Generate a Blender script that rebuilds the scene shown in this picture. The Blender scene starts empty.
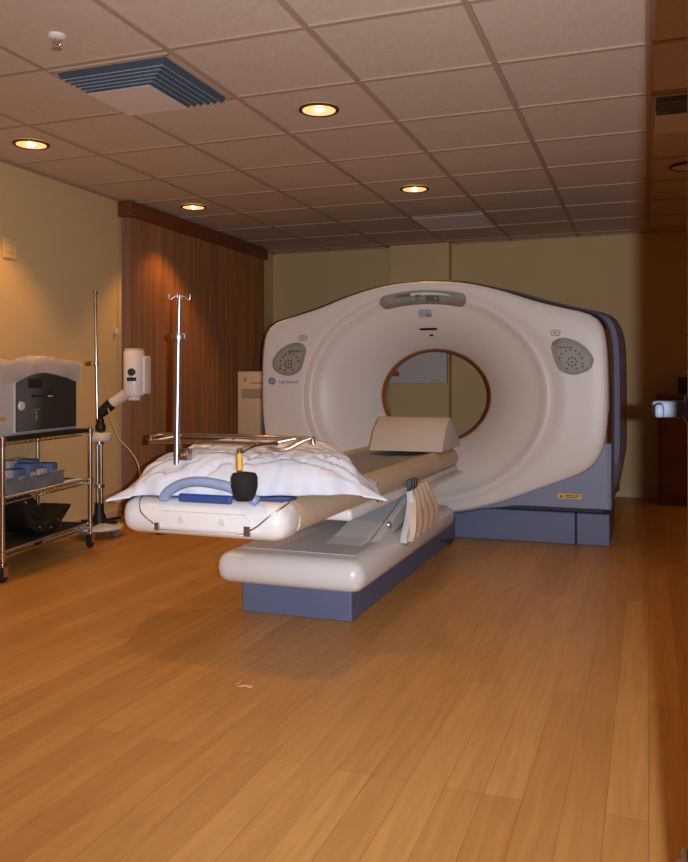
import bpy, bmesh, math, random
from mathutils import Vector, Matrix, noise
random.seed(4)
SC = bpy.context.scene
COL = SC.collection
PI = math.pi
TH = math.radians(20.0); CT, ST = math.cos(TH), math.sin(TH)
F, CX, HY, HC = 837.0, 344.0, 383.0, 1.034      # focal length in pixels, principal column, horizon row, eye height
CEIL = 2.381
WL, WB, WR, WF = -3.70, 8.0, 2.2, 0.82           # the room's inner faces

def cam3(px, py, zc):                            # a measured image position and a depth -> a point of the room
    x = (px - CX) / F * zc; z = HC - (py - HY) / F * zc
    return Vector((x * CT - zc * ST, zc * CT + x * ST, z))

def lin(c):
    f = lambda v: v / 12.92 if v <= 0.04045 else ((v + 0.055) / 1.055) ** 2.4
    return tuple(f(v / 255.0) for v in c) + (1.0,)

# ------------------------------------------------------------------ materials
def mat(name, rgb, rough=0.5, metal=0.0, var=0.06, scale=6.0, bump=0.0, bscale=60.0, emit=None, estr=0.0, coat=0.0, spec=0.5):
    m = bpy.data.materials.new(name); m.use_nodes = True
    nt = m.node_tree; b = nt.nodes['Principled BSDF']
    b.inputs['Roughness'].default_value = rough; b.inputs['Metallic'].default_value = metal
    b.inputs['Coat Weight'].default_value = coat; b.inputs['Specular IOR Level'].default_value = spec
    tc = nt.nodes.new('ShaderNodeTexCoord')
    n = nt.nodes.new('ShaderNodeTexNoise'); n.inputs['Scale'].default_value = scale; n.inputs['Detail'].default_value = 4
    nt.links.new(tc.outputs['Object'], n.inputs['Vector'])
    r = nt.nodes.new('ShaderNodeValToRGB')
    c = lin(rgb)
    r.color_ramp.elements[0].position = 0.3; r.color_ramp.elements[1].position = 0.7
    r.color_ramp.elements[0].color = tuple(v * (1 - var) for v in c[:3]) + (1,)
    r.color_ramp.elements[1].color = tuple(min(1, v * (1 + var)) for v in c[:3]) + (1,)
    nt.links.new(n.outputs['Fac'], r.inputs['Fac']); nt.links.new(r.outputs['Color'], b.inputs['Base Color'])
    if bump:
        n2 = nt.nodes.new('ShaderNodeTexNoise'); n2.inputs['Scale'].default_value = bscale; n2.inputs['Detail'].default_value = 3
        nt.links.new(tc.outputs['Object'], n2.inputs['Vector'])
        bp = nt.nodes.new('ShaderNodeBump'); bp.inputs['Strength'].default_value = bump; bp.inputs['Distance'].default_value = 0.01
        nt.links.new(n2.outputs['Fac'], bp.inputs['Height']); nt.links.new(bp.outputs['Normal'], b.inputs['Normal'])
    if emit:
        b.inputs['Emission Color'].default_value = lin(emit); b.inputs['Emission Strength'].default_value = estr
    return m

def floor_mat():
    m = bpy.data.materials.new('maple_laminate'); m.use_nodes = True
    nt = m.node_tree; N = nt.nodes; L = nt.links; b = N['Principled BSDF']
    tc = N.new('ShaderNodeTexCoord'); mp = N.new('ShaderNodeMapping')
    mp.inputs['Rotation'].default_value = (0, 0, PI / 2)
    L.new(tc.outputs['Object'], mp.inputs['Vector'])
    br = N.new('ShaderNodeTexBrick'); br.offset = 0.37; br.offset_frequency = 3
    br.inputs['Scale'].default_value = 1.0; br.inputs['Brick Width'].default_value = 2.1; br.inputs['Row Height'].default_value = 0.098
    br.inputs['Mortar Size'].default_value = 0.0009; br.inputs['Mortar Smooth'].default_value = 0.3
    br.inputs['Color1'].default_value = lin((204, 157, 91)); br.inputs['Color2'].default_value = lin((188, 139, 76)); br.inputs['Mortar'].default_value = lin((160, 106, 56))
    L.new(mp.outputs['Vector'], br.inputs['Vector'])
    mg = N.new('ShaderNodeMapping'); mg.inputs['Scale'].default_value = (34, 2.2, 1)
    L.new(tc.outputs['Object'], mg.inputs['Vector'])
    n = N.new('ShaderNodeTexNoise'); n.inputs['Scale'].default_value = 1.0; n.inputs['Detail'].default_value = 6; n.inputs['Distortion'].default_value = 1.2
    L.new(mg.outputs['Vector'], n.inputs['Vector'])
    r = N.new('ShaderNodeValToRGB'); r.color_ramp.elements[0].position = .3; r.color_ramp.elements[1].position = .72
    r.color_ramp.elements[0].color = (.78, .74, .68, 1); r.color_ramp.elements[1].color = (1.06, 1.05, 1.04, 1)
    L.new(n.outputs['Fac'], r.inputs['Fac'])
    mx = N.new('ShaderNodeMix'); mx.data_type = 'RGBA'; mx.blend_type = 'MULTIPLY'; mx.inputs['Factor'].default_value = 0.75
    L.new(br.outputs['Color'], mx.inputs['A']); L.new(r.outputs['Color'], mx.inputs['B'])
    L.new(mx.outputs['Result'], b.inputs['Base Color'])
    b.inputs['Roughness'].default_value = 0.42; b.inputs['Specular IOR Level'].default_value = 0.35
    return m

def blind_mat():
    m = mat('blind_slats', (132, 80, 28), .55, var=.28, scale=3)
    nt = m.node_tree
    for n in nt.nodes:
        if n.type == 'TEX_NOISE':
            mp = nt.nodes.new('ShaderNodeMapping'); mp.inputs['Scale'].default_value = (9, 9, .35)
            tc = [k for k in nt.nodes if k.type == 'TEX_COORD'][0]
            nt.links.new(tc.outputs['Object'], mp.inputs['Vector']); nt.links.new(mp.outputs['Vector'], n.inputs['Vector'])
    return m

M = dict(
    floor=floor_mat(), blind=blind_mat(),
    wall=mat('cream_wall', (211, 184, 133), .85, var=.02, scale=3, bump=.06, bscale=150),
    column=mat('cream_column', (216, 190, 140), .85, var=.02, scale=3, bump=.06, bscale=150),
    ceiling=mat('ceiling_tile', (206, 190, 170), .95, var=.05, scale=45, bump=.25, bscale=240),
    grid=mat('ceiling_grid', (174, 150, 128), .6, var=.03),
    base=mat('baseboard', (206, 182, 136), .5, var=.03),
    valance=mat('valance_wood', (116, 62, 30), .45, var=.12),
    white=mat('gantry_white', (224, 217, 207), .38, var=.012, scale=2),
    white2=mat('table_white', (226, 225, 222), .3, var=.01, scale=2),
    shellblue=mat('gantry_blue', (126, 133, 160), .45, var=.03),
    baseblue=mat('base_blue', (98, 109, 138), .5, var=.04),
    darkblue=mat('dark_blue_shade', (40, 46, 62), .6),  # shade under the skirt put into a darker blue
    bore=mat('bore_warm_lit', (214, 150, 86), .4, var=.05),  # warm ambient light inside the bore put into its colour
    boredark=mat('bore_warm_dim', (140, 88, 44), .5),  # dimmer tone of the same painted warm light
    beige=mat('cradle_beige', (205, 186, 158), .5, var=.03, bump=.04, bscale=120),
    mat_grey=mat('grey_mat', (150, 150, 152), .6, var=.05, bump=.06, bscale=180),
    greywhite=mat('base_top_grey', (206, 209, 210), .45, var=.02),
    panel=mat('panel_grey', (142, 138, 128), .5, var=.03),
    panel2=mat('panel_face', (158, 152, 134), .5, var=.03),
    button=mat('button_dark', (70, 74, 84), .5),
    green=mat('display_green', (98, 116, 92), .35, var=.15, scale=40),
    screen=mat('small_screen', (170, 180, 190), .2, var=.05),
    black=mat('black_plastic', (22, 21, 21), .5, var=.1),
    blackfoam=mat('black_foam', (20, 19, 19), .85, var=.2, bump=.3, bscale=200),
    logo=mat('emblem_blue', (98, 116, 152), .4),
    pill=mat('indicator_pink', (206, 190, 180), .4),
    pilline=mat('indicator_line', (160, 140, 130), .5),
    yellow=mat('warning_yellow', (226, 186, 60), .5),
    lime=mat('lime_mark', (120, 150, 80), .5),
    chrome=mat('chrome', (200, 196, 188), .22, 1.0, var=.04),
    bronze=mat('warm_steel', (186, 174, 160), .3, 1.0, var=.08),
    steel=mat('satin_steel', (190, 192, 200), .35, 1.0, var=.03),
    pillow=mat('pillow_white', (206, 211, 222), .9, var=.015, bump=.05, bscale=400),
    pillow2=mat('pillow_back', (222, 210, 200), .9, var=.015, bump=.05, bscale=400),
    cloth=mat('cloth_white', (246, 240, 236), .95, var=.03, bump=.2, bscale=260),
    handle=mat('handle_blue', (140, 160, 196), .4, var=.03),
    navy=mat('navy_pad', (52, 78, 140), .55, var=.06),
    foamgrey=mat('wedge_vinyl', (206, 194, 178), .5, var=.02),
    strap=mat('ribbed_cream', (222, 200, 176), .7, var=.04),
    plastic=mat('ivory_plastic', (226, 216, 198), .45, var=.02),
    glass=mat('dark_glass', (54, 60, 56), .12, var=.12, scale=9, coat=.3),
    boxgrey=mat('warmer_shell', (196, 190, 184), .45, var=.02),
    bin=mat('clear_bin', (196, 200, 206), .25, var=.05),
    blueitem=mat('blue_pack', (92, 116, 156), .5, var=.1),
    paleitem=mat('pale_pack', (196, 186, 186), .5, var=.1),
    rubber=mat('black_rubber', (26, 25, 25), .7, var=.1),
    greyrubber=mat('grey_rubber', (120, 118, 118), .6, var=.05),
    lever=mat('lever_grey', (74, 80, 92), .6, .0, var=.03),
    cable=mat('beige_cable', (186, 164, 134), .6),
    cabwood=mat('cabinet_wood', (120, 78, 46), .45, var=.15, scale=5),
    doorwood=mat('door_wood', (176, 112, 58), .45, var=.08, scale=5),
    whitebox=mat('wall_box_white', (206, 200, 196), .5, var=.02),
    red=mat('red_mark', (190, 60, 50), .5),
    vent=mat('vent_blade_shaded', (66, 78, 92), .5, var=.06), ventlit=mat('vent_edge_lit', (160, 176, 188), .4, var=.04),  # blade shading painted: darkened faces, lightened lower edges
    venttan=mat('vent_frame', (186, 164, 142), .6, var=.03), ventwhite=mat('vent_plate', (224, 216, 208), .5, var=.03),
    ventshade=mat('vent_shade', (26, 28, 32), .8),  # painted shade for the gaps behind the louvres
    troffer=mat('light_panel', (244, 246, 242), .5, var=.05, scale=30),
    tan=mat('wall_plate', (216, 190, 130), .5, var=.02),
    cabwhite=mat('white_cabinet', (202, 186, 164), .5, var=.02),
    cabline=mat('cabinet_slot', (160, 144, 126), .6),
    can=mat('downlight_cone', (250, 214, 160), .35, var=.02, emit=(255, 204, 136), estr=1.0),
    bulb=mat('downlight_lamp', (255, 240, 210), .3, emit=(255, 222, 160), estr=7.0),
    trim=mat('downlight_trim', (70, 48, 32), .4),
    scrap=mat('pale_scrap', (206, 164, 120), .5),
    tape=mat('yellow_tape', (214, 170, 60), .5),
    printer=mat('black_case', (30, 34, 40), .45, var=.1),
)

for nm_, tr in (('bin', .72),):
    M[nm_].node_tree.nodes['Principled BSDF'].inputs['Transmission Weight'].default_value = tr
    M[nm_].node_tree.nodes['Principled BSDF'].inputs['IOR'].default_value = 1.1
# ------------------------------------------------------------------ mesh helpers
ORG = {}
def obj(name, bm, m, parent=None, local=False, smooth=False):
    me = bpy.data.meshes.new(name)
    bmesh.ops.recalc_face_normals(bm, faces=bm.faces[:])
    if parent is not None and not local:
        bmesh.ops.translate(bm, verts=bm.verts[:], vec=-ORG[parent.name])
    bm.to_mesh(me); bm.free()
    if isinstance(m, (list, tuple)):
        for x in m: me.materials.append(x)
    else: me.materials.append(m)
    if smooth:
        for p in me.polygons: p.use_smooth = True
        if smooth is not True:
            me.set_sharp_from_angle(angle=math.radians(smooth))
    o = bpy.data.objects.new(name, me); COL.objects.link(o)
    if parent is not None:
        o.parent = parent; ORG[o.name] = ORG[parent.name]
    else: ORG[o.name] = Vector((0, 0, 0))
    return o

def thing(name, label, cat, loc=(0, 0, 0), rz=0.0, group=None):
    o = bpy.data.objects.new(name, None); COL.objects.link(o)
    o.empty_display_size = .05
    o.location = loc; o.rotation_euler = (0, 0, rz); ORG[o.name] = Vector(loc)
    return tag(o, label, cat, group)

def tag(o, label, cat, group=None):
    o['label'] = label; o['category'] = cat
    if group: o['group'] = group
    return o

def rebase(o):                                    # move a one-mesh thing's origin to the middle of its base
    me = o.data
    xs = [v.co.x for v in me.vertices]; ys = [v.co.y for v in me.vertices]; zs = [v.co.z for v in me.vertices]
    c = Vector(((min(xs) + max(xs)) / 2, (min(ys) + max(ys)) / 2, min(zs)))
    me.transform(Matrix.Translation(-c)); o.location = c; ORG[o.name] = c
    return o

def struct(name, bm, m, smooth=False):
    o = obj(name, bm, m, None, smooth=smooth); o['kind'] = 'structure'; return o

def box(bm, x0, x1, y0, y1, z0, z1, bev=0.0, seg=2, mi=0, mtx=None):
    t = bmesh.new()
    vs = [t.verts.new((x, y, z)) for x in (x0, x1) for y in (y0, y1) for z in (z0, z1)]
    for f in ((0, 1, 3, 2), (4, 6, 7, 5), (0, 4, 5, 1), (2, 3, 7, 6), (0, 2, 6, 4), (1, 5, 7, 3)):
        t.faces.new([vs[i] for i in f])
    if bev: bmesh.ops.bevel(t, geom=t.edges[:], offset=bev, segments=seg, profile=.5, affect='EDGES')
    merge(bm, t, mi, mtx)

def merge(bm, t, mi=0, mtx=None):
    if mtx is not None: bmesh.ops.transform(t, matrix=mtx, verts=t.verts[:])
    mp = {v: bm.verts.new(v.co) for v in t.verts}
    for f in t.faces:
        try:
            nf = bm.faces.new([mp[v] for v in f.verts]); nf.material_index = mi; nf.smooth = f.smooth
        except ValueError: pass
    t.free()

def spline(pts, n=8):
    P = [Vector(p) for p in pts]
    if len(P) < 3: return P
    out = []
    for i in range(len(P) - 1):
        p0 = P[i - 1] if i else P[0] * 2 - P[1]
        p1, p2 = P[i], P[i + 1]
        p3 = P[i + 2] if i + 2 < len(P) else P[-1] * 2 - P[-2]
        for k in range(n):
            t = k / n
            out.append(.5 * ((2 * p1) + (-p0 + p2) * t + (2 * p0 - 5 * p1 + 4 * p2 - p3) * t * t + (-p0 + 3 * p1 - 3 * p2 + p3) * t ** 3))
    out.append(P[-1]); return out

def tube(bm, pts, r, n=10, cap=True, mi=0, flat=None):
    P = [Vector(p) for p in pts]
    rs = r if isinstance(r, (list, tuple)) else [r] * len(P)
    rings = []; up = None
    for i, p in enumerate(P):
        if i == 0: d = P[1] - P[0]
        elif i == len(P) - 1: d = P[-1] - P[-2]
        else: d = (P[i + 1] - P[i]).normalized() + (P[i] - P[i - 1]).normalized()
        if d.length < 1e-9: d = Vector((0, 0, 1))
        d.normalize()
        if up is None:
            up = Vector((0, 0, 1)) if abs(d.z) < .9 else Vector((1, 0, 0))
        a = d.cross(up)
        if a.length < 1e-6: a = d.orthogonal()
        a.normalize(); b = a.cross(d).normalized(); up = b
        fx, fy = flat if flat else (1, 1)
        rings.append([bm.verts.new(p + a * math.cos(2 * PI * k / n) * rs[i] * fx + b * math.sin(2 * PI * k / n) * rs[i] * fy) for k in range(n)])
    for i in range(len(rings) - 1):
        for k in range(n):
            f = bm.faces.new((rings[i][k], rings[i][(k + 1) % n], rings[i + 1][(k + 1) % n], rings[i + 1][k])); f.material_index = mi; f.smooth = True
    if cap:
        for q in (rings[0], rings[-1]):
            f = bm.faces.new(q); f.material_index = mi

def lathe(bm, prof, c=(0, 0, 0), axis='Z', n=32, mi=0, mtx=None):
    t = bmesh.new(); rings = []
    for r, h in prof:
        if r < 1e-6: rings.append([t.verts.new((0, 0, h))])
        else: rings.append([t.verts.new((r * math.cos(2 * PI * k / n), r * math.sin(2 * PI * k / n), h)) for k in range(n)])
    for i in range(len(rings) - 1):
        a, b = rings[i], rings[i + 1]
        for k in range(n):
            q = [a[k % len(a)], a[(k + 1) % len(a)], b[(k + 1) % len(b)], b[k % len(b)]]
            u = []
            for v in q:
                if v not in u: u.append(v)
            if len(u) > 2: t.faces.new(u)
    R = {'Z': Matrix(), 'X': Matrix.Rotation(PI / 2, 4, 'Y'), 'Y': Matrix.Rotation(-PI / 2, 4, 'X')}[axis]
    mm = Matrix.Translation(c) @ R
    if mtx is not None: mm = mtx @ mm
    merge(bm, t, mi, mm)

def prism(bm, pts, d0, d1, plane='XZ', mi=0, bev=0, mtx=None):   # closed outline extruded along the third axis
    t = bmesh.new()
    mk = {'XZ': lambda a, b, d: (a, d, b), 'YZ': lambda a, b, d: (d, a, b), 'XY': lambda a, b, d: (a, b, d)}[plane]
    A = [t.verts.new(mk(a, b, d0)) for a, b in pts]; B = [t.verts.new(mk(a, b, d1)) for a, b in pts]
    n = len(pts)
    t.faces.new(A); t.faces.new(B[::-1])
    for k in range(n): t.faces.new((A[k], A[(k + 1) % n], B[(k + 1) % n], B[k]))
    if bev:
        bmesh.ops.recalc_face_normals(t, faces=t.faces[:])
        es = [e for e in t.edges if (e.verts[0] in A) == (e.verts[1] in A)]
        bmesh.ops.bevel(t, geom=es, offset=bev, segments=2, profile=.5, affect='EDGES')
    merge(bm, t, mi, mtx)

def rrect(cx, cy, w, h, r, n=5):
    o = []
    for sx, sy, a0 in ((1, 1, 0), (-1, 1, 90), (-1, -1, 180), (1, -1, 270)):
        for k in range(n + 1):
            a = math.radians(a0 + 90 * k / n)
            o.append((cx + sx * (w / 2 - r) + r * math.cos(a), cy + sy * (h / 2 - r) + r * math.sin(a)))
    return o

def text_mesh(body, size, mtx, m, name, parent, align='LEFT', shear=0.0):
    cu = bpy.data.curves.new('lettering', 'FONT'); cu.body = body; cu.size = size; cu.align_x = align; cu.align_y = 'CENTER'; cu.extrude = .0008; cu.shear = shear
    t = bpy.data.objects.new('lettering', cu); COL.objects.link(t)
    dg = bpy.context.evaluated_depsgraph_get()
    me = bpy.data.meshes.new_from_object(t.evaluated_get(dg))
    bpy.data.objects.remove(t); bpy.data.curves.remove(cu)
    bm = bmesh.new(); bm.from_mesh(me); bpy.data.meshes.remove(me)
    bmesh.ops.transform(bm, matrix=mtx, verts=bm.verts[:])
    return obj(name, bm, m, parent)

def dup(root, loc, label=None):
    r = root.copy(); COL.objects.link(r); r.location = loc
    if label: r['label'] = label
    for ch in list(root.children):
        c = ch.copy(); COL.objects.link(c); c.parent = r
        for g in ch.children:
            d = g.copy(); COL.objects.link(d); d.parent = c
    return r

B = bmesh.new

# ------------------------------------------------------------------ the room
bm = B(); box(bm, WL - .1, WR + .1, -1.6, WB + .1, -.06, 0); struct('floor', bm, M['floor'])
bm = B(); box(bm, WL - .1, WR + .1, WF - .1, WB + .1, CEIL + .008, CEIL + .06); struct('ceiling', bm, M['ceiling'])
bm = B()
k = math.ceil(WL / .61)
while k * .61 < WR:
    box(bm, k * .61 - .012, k * .61 + .012, WF, WB, CEIL, CEIL + .009); k += 1
k = 1
while .50 + .61 * k < WB:
    y = .50 + .61 * k
    box(bm, WL, WR, y - .012, y + .012, CEIL + .0006, CEIL + .009); k += 1
for x0, x1, y0, y1 in ((WL, WL + .022, WF, WB), (WR - .022, WR, WF, WB), (WL, WR, WB - .022, WB), (WL, WR, WF, WF + .022)):
    box(bm, x0, x1, y0, y1, CEIL - .001, CEIL + .009)
struct('ceiling_grid', bm, M['grid'])
bm = B(); box(bm, WL - .1, WL, WF - .1, WB + .1, 0, CEIL + .06); struct('wall_left', bm, M['wall'])
bm = B(); box(bm, WL, WR, WB, WB + .1, 0, CEIL + .06); struct('wall_back', bm, M['wall'])
bm = B(); box(bm, WR, WR + .1, WF - .1, WB + .1, 0, CEIL + .06); struct('wall_right', bm, M['wall'])
JR, JL, DH = .063, -.91, 1.80                      # clear door opening
bm = B()
box(bm, WL, JL - .03, WF - .1, WF, 0, CEIL + .06)
box(bm, JR + .03, WR, WF - .1, WF, 0, CEIL + .06)
box(bm, JL - .03, JR + .03, WF - .1, WF, DH + .03, CEIL + .06)
struct('wall_front', bm, M['wall'])
bm = B()
box(bm, JR, JR + .03, WF - .1, WF, 0, DH + .03); box(bm, JL - .03, JL, WF - .1, WF, 0, DH + .03); box(bm, JL, JR, WF - .1, WF, DH, DH + .03)
struct('trim_1', bm, M['doorwood'])
bm = B(); box(bm, -2.38, -1.795, WB - .14, WB, 0, CEIL - .002); struct('wall_column', bm, M['column'])
for nm, a in (('baseboard_left', (WL, WL + .014, WF + .02, WB - .02)), ('baseboard_back', (WL + .014, -2.385, WB - .014, WB)), ('baseboard_rear', (-1.79, WR, WB - .014, WB))):
    bm = B(); box(bm, *a, 0, .10, .004, 1); struct(nm, bm, M['base'])

# the open door the camera stands beside, swung into the room
DX = .072
d = thing('door_1', '', ''); d['kind'] = 'structure'
del d['label']; del d['category']
bm = B(); box(bm, DX, DX + .042, WF + .004, 1.785, .012, DH - .004, .002, 1); obj('leaf', bm, M['doorwood'], d)
bm = B()
lathe(bm, [(0, 0), (.026, 0), (.026, .008), (.012, .012), (.012, .052), (0, .052)], (DX, 1.705, .985), 'X', 20, mtx=Matrix.Translation((2 * DX, 0, 0)) @ Matrix.Scale(-1, 4, (1, 0, 0)))
box(bm, DX - .066, DX - .008, 1.688, 1.722, .9685, 1.0005, .006, 2)
box(bm, DX - .062, DX - .046, 1.58, 1.70, .972, .997, .006, 2)
obj('lever_handle', bm, M['lever'], d, smooth=40)
bm = B()
box(bm, DX - .012, DX, 1.70, 1.76, .07, .13, .004, 1); tube(bm, [(DX - .01, 1.73, .115), (DX - .03, 1.72, .10), (DX - .04, 1.71, .085)], .008, 8)
lathe(bm, [(0, 0), (.016, 0), (.018, .02), (.012, .035), (0, .035)], (DX - .04, 1.71, .075), 'Z', 14)
obj('door_holder', bm, M['paleitem'], d, smooth=40)

# ------------------------------------------------------------------ vertical blinds on the left wall
bl = thing('vertical_blinds', 'closed dark brown vertical blinds covering the window on the cream wall', 'blinds', (WL, 6.42, 0))
Y0, Y1 = 5.27, 7.56
bm = B()
ns = 27; w = (Y1 - Y0) / ns
for i in range(ns):
    yc = Y0 + (i + .5) * w; a = math.radians(47)
    hw = w * .66; xm = WL + .064
    pr = []
    for s in range(5):
        q = -1 + s / 2
        pr.append((xm + math.sin(a) * q * hw + .006 * (1 - q * q), yc + math.cos(a) * q * hw))
    lo = [bm.verts.new((x, y, .05)) for x, y in pr]; hi = [bm.verts.new((x, y, CEIL - .098)) for x, y in pr]
    for s in range(4): bm.faces.new((lo[s], lo[s + 1], hi[s + 1], hi[s]))
obj('slats', bm, M['blind'], bl, smooth=60)
bm = B(); box(bm, WL + .002, WL + .115, Y0 - .02, Y1 + .06, CEIL - .115, CEIL - .003, .006, 1); obj('valance', bm, M['valance'], bl)
bm = B(); box(bm, WL + .045, WL + .075, Y0, Y1, CEIL - .095, CEIL - .07); obj('head_rail', bm, M['black'], bl)
# small plates on the left wall
pl = thing('wall_thermostat', 'square cream plate high on the left wall before the blinds', 'wall plate', (WL, 4.14, 1.865))
bm = B(); box(bm, WL, WL + .012, 4.085, 4.195, 1.80, 1.925, .004, 2); obj('cover', bm, M['tan'], pl)
bm = B(); box(bm, WL + .012, WL + .016, 4.11, 4.17, 1.835, 1.89, .003, 1); obj('inset', bm, M['tan'], pl)
bm = B(); box(bm, WL, WL + .02, 5.215, 5.245, 1.395, 1.435, .004, 1)
tag(rebase(obj('blind_cord_clip', bm, M['plastic'])), 'tiny pale plastic cord clip on the wall at the edge of the brown blinds', 'clip')

# ------------------------------------------------------------------ ceiling fittings
def downlight(x, y, label):
    t = thing('ceiling_downlight', label, 'ceiling light', (x, y, CEIL - .002), group='recessed downlights')
    c = (x, y, CEIL - .002)
    bm = B(); lathe(bm, [(.082, .002), (.082, -.004), (.092, -.008), (.1, -.004), (.1, .002)], c, n=40); obj('trim_ring', bm, M['trim'], t, smooth=40)
    bm = B(); lathe(bm, [(.083, -.004), (.06, -.0015), (.03, -.0005), (0, -.0005)], c, n=40); obj('reflector', bm, M['can'], t, smooth=True)
    bm = B(); lathe(bm, [(.02, -.002), (.02, -.008), (.012, -.014), (0, -.016)], c, n=20); obj('lamp', bm, M['bulb'], t, smooth=True)
    return t
DL = [(-3.27, 3.83, 'round glowing downlight nearest the cream left wall, ahead of the blinds'),
      (-1.525, 3.83, 'round glowing downlight above the patient table, largest of the lit ones'),
      (-3.27, 5.62, 'round glowing downlight beside the valance of the brown blinds'),
      (-1.525, 5.62, 'round glowing downlight above the front of the scanner ring'),
      (.22, 5.62, 'dim downlight in the dark ceiling at the frame edge behind the right vent')]
d0 = downlight(*DL[0])
for x, y, lb in DL[1:]:
    q = dup(d0, (x, y, CEIL - .002), lb)
    if 'dim' in lb:
        for c in q.children:
            if not c.name.startswith('trim'):
                c.data = c.data.copy(); c.data.materials[0] = M['ventwhite']

def diffuser(x0, y0, label):
    t = thing('ceiling_vent', label, 'vent', (x0, y0, CEIL), group='ceiling air diffusers')
    X, Y, S = x0 + .02, y0 + .02, .57
    bm = B()
    for a in ((X - .008, X + S + .008, Y - .008, Y + .014), (X - .008, X + S + .008, Y + S - .014, Y + S + .008), (X - .008, X + .014, Y, Y + S), (X + S - .014, X + S + .008, Y, Y + S)):
        box(bm, *a, CEIL - .008, CEIL - .0005)
    obj('frame', bm, M['venttan'], t)
    bm = B(); box(bm, X + .012, X + S - .012, Y + .012, Y + S - .012, CEIL - .003, CEIL - .001); obj('shade_backing', bm, M['ventshade'], t)  # flat dark sheet painted as the shaded duct opening
    bm = B()
    for i in range(6):
        o = .018 + i * .036; h = .026; z1 = CEIL - .004; z0 = CEIL - .03
        a, b = Vector((X + .016, Y + o, z1)), Vector((X + S - o, Y + o, z1))
        c = Vector((X + S - o, Y + S - .016, z1))
        lo = Vector((0, h, -h)); lo2 = Vector((-h, h, -h)); lo3 = Vector((-h, 0, -h))
        vs = [bm.verts.new(v) for v in (a, b, c, c + lo3, b + lo2, a + lo)]
        bm.faces.new((vs[0], vs[1], vs[4], vs[5])); bm.faces.new((vs[1], vs[2], vs[3], vs[4]))
        vt = [bm.verts.new(v + Vector((0, 0, .003))) for v in (a, b, c, c + lo3, b + lo2, a + lo)]
        bm.faces.new((vt[0], vt[1], vt[4], vt[5])); bm.faces.new((vt[1], vt[2], vt[3], vt[4]))
        bm.faces.new((vs[3], vs[4], vt[4], vt[3])); bm.faces.new((vs[4], vs[5], vt[5], vt[4]))
    for i in range(6):  # pale strips that paint the lit lower edges of the blades
        o = .018 + i * .036; z0 = CEIL - .031; h = .026
        a, b, c = Vector((X + .016, Y + o + h, z0)), Vector((X + S - o - h, Y + o + h, z0)), Vector((X + S - o - h, Y + S - .016, z0))
        up = Vector((0, 0, .009))
        vs = [bm.verts.new(v) for v in (a, b, c, c + up, b + up, a + up)]
        off = Vector((.002, -.002, 0))
        for v in vs: v.co += off
        for f in (bm.faces.new((vs[0], vs[1], vs[4], vs[5])), bm.faces.new((vs[1], vs[2], vs[3], vs[4]))): f.material_index = 1
    obj('louvres', bm, [M['vent'], M['ventlit']], t)
    bm = B(); box(bm, X + .012, X + S - .225, Y + .225, Y + S - .012, CEIL - .03, CEIL - .002, .003, 1); obj('blank_plate', bm, M['ventwhite'], t)
    return t
v0 = diffuser(-2.44, 2.94, 'square ceiling air vent with blue-grey louvres above the patient table')
dup(v0, (0.0, 4.16, CEIL), 'dark ceiling air vent in the unlit ceiling at the frame edge')
sp = thing('ceiling_sprinkler', 'small white fire sprinkler head on the ceiling beside the blue-grey vent', 'sprinkler', (-2.165, 2.68, CEIL))
bm = B(); lathe(bm, [(.0, .008), (.034, .008), (.034, 0), (.028, -.006), (.012, -.008), (0, -.008)], (-2.165, 2.68, CEIL)); obj('escutcheon', bm, M['ventwhite'], sp, smooth=40)
bm = B(); tube(bm, [(-2.165, 2.68, CEIL - .006), (-2.165, 2.68, CEIL - .03)], .006)
tube(bm, [(-2.18, 2.68, CEIL - .012), (-2.183, 2.68, CEIL - .03), (-2.165, 2.68, CEIL - .042)], .003); tube(bm, [(-2.15, 2.68, CEIL - .012), (-2.147, 2.68, CEIL - .03), (-2.165, 2.68, CEIL - .042)], .003)
lathe(bm, [(0, -.042), (.018, -.042), (.02, -.046), (0, -.047)], (-2.165, 2.68, CEIL), n=16); obj('spray_head', bm, M['chrome'], sp, smooth=40)
lp = thing('ceiling_light_panel', 'unlit pale rectangular light panel in the ceiling above the scanner, before the column', 'ceiling light', (-1.525, 6.91, CEIL))
bm = B(); box(bm, -1.805, -1.245, 6.63, 7.19, CEIL - .003, CEIL - .001, .0005, 1); obj('lens', bm, M['troffer'], lp)
bm = B()
for a in ((-1.815, -1.235, 6.62, 6.632), (-1.815, -1.235, 7.188, 7.2), (-1.815, -1.803, 6.632, 7.188), (-1.247, -1.235, 6.632, 7.188)): box(bm, *a, CEIL - .006, CEIL - .0005)
obj('frame', bm, M['ventwhite'], lp)

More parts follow.
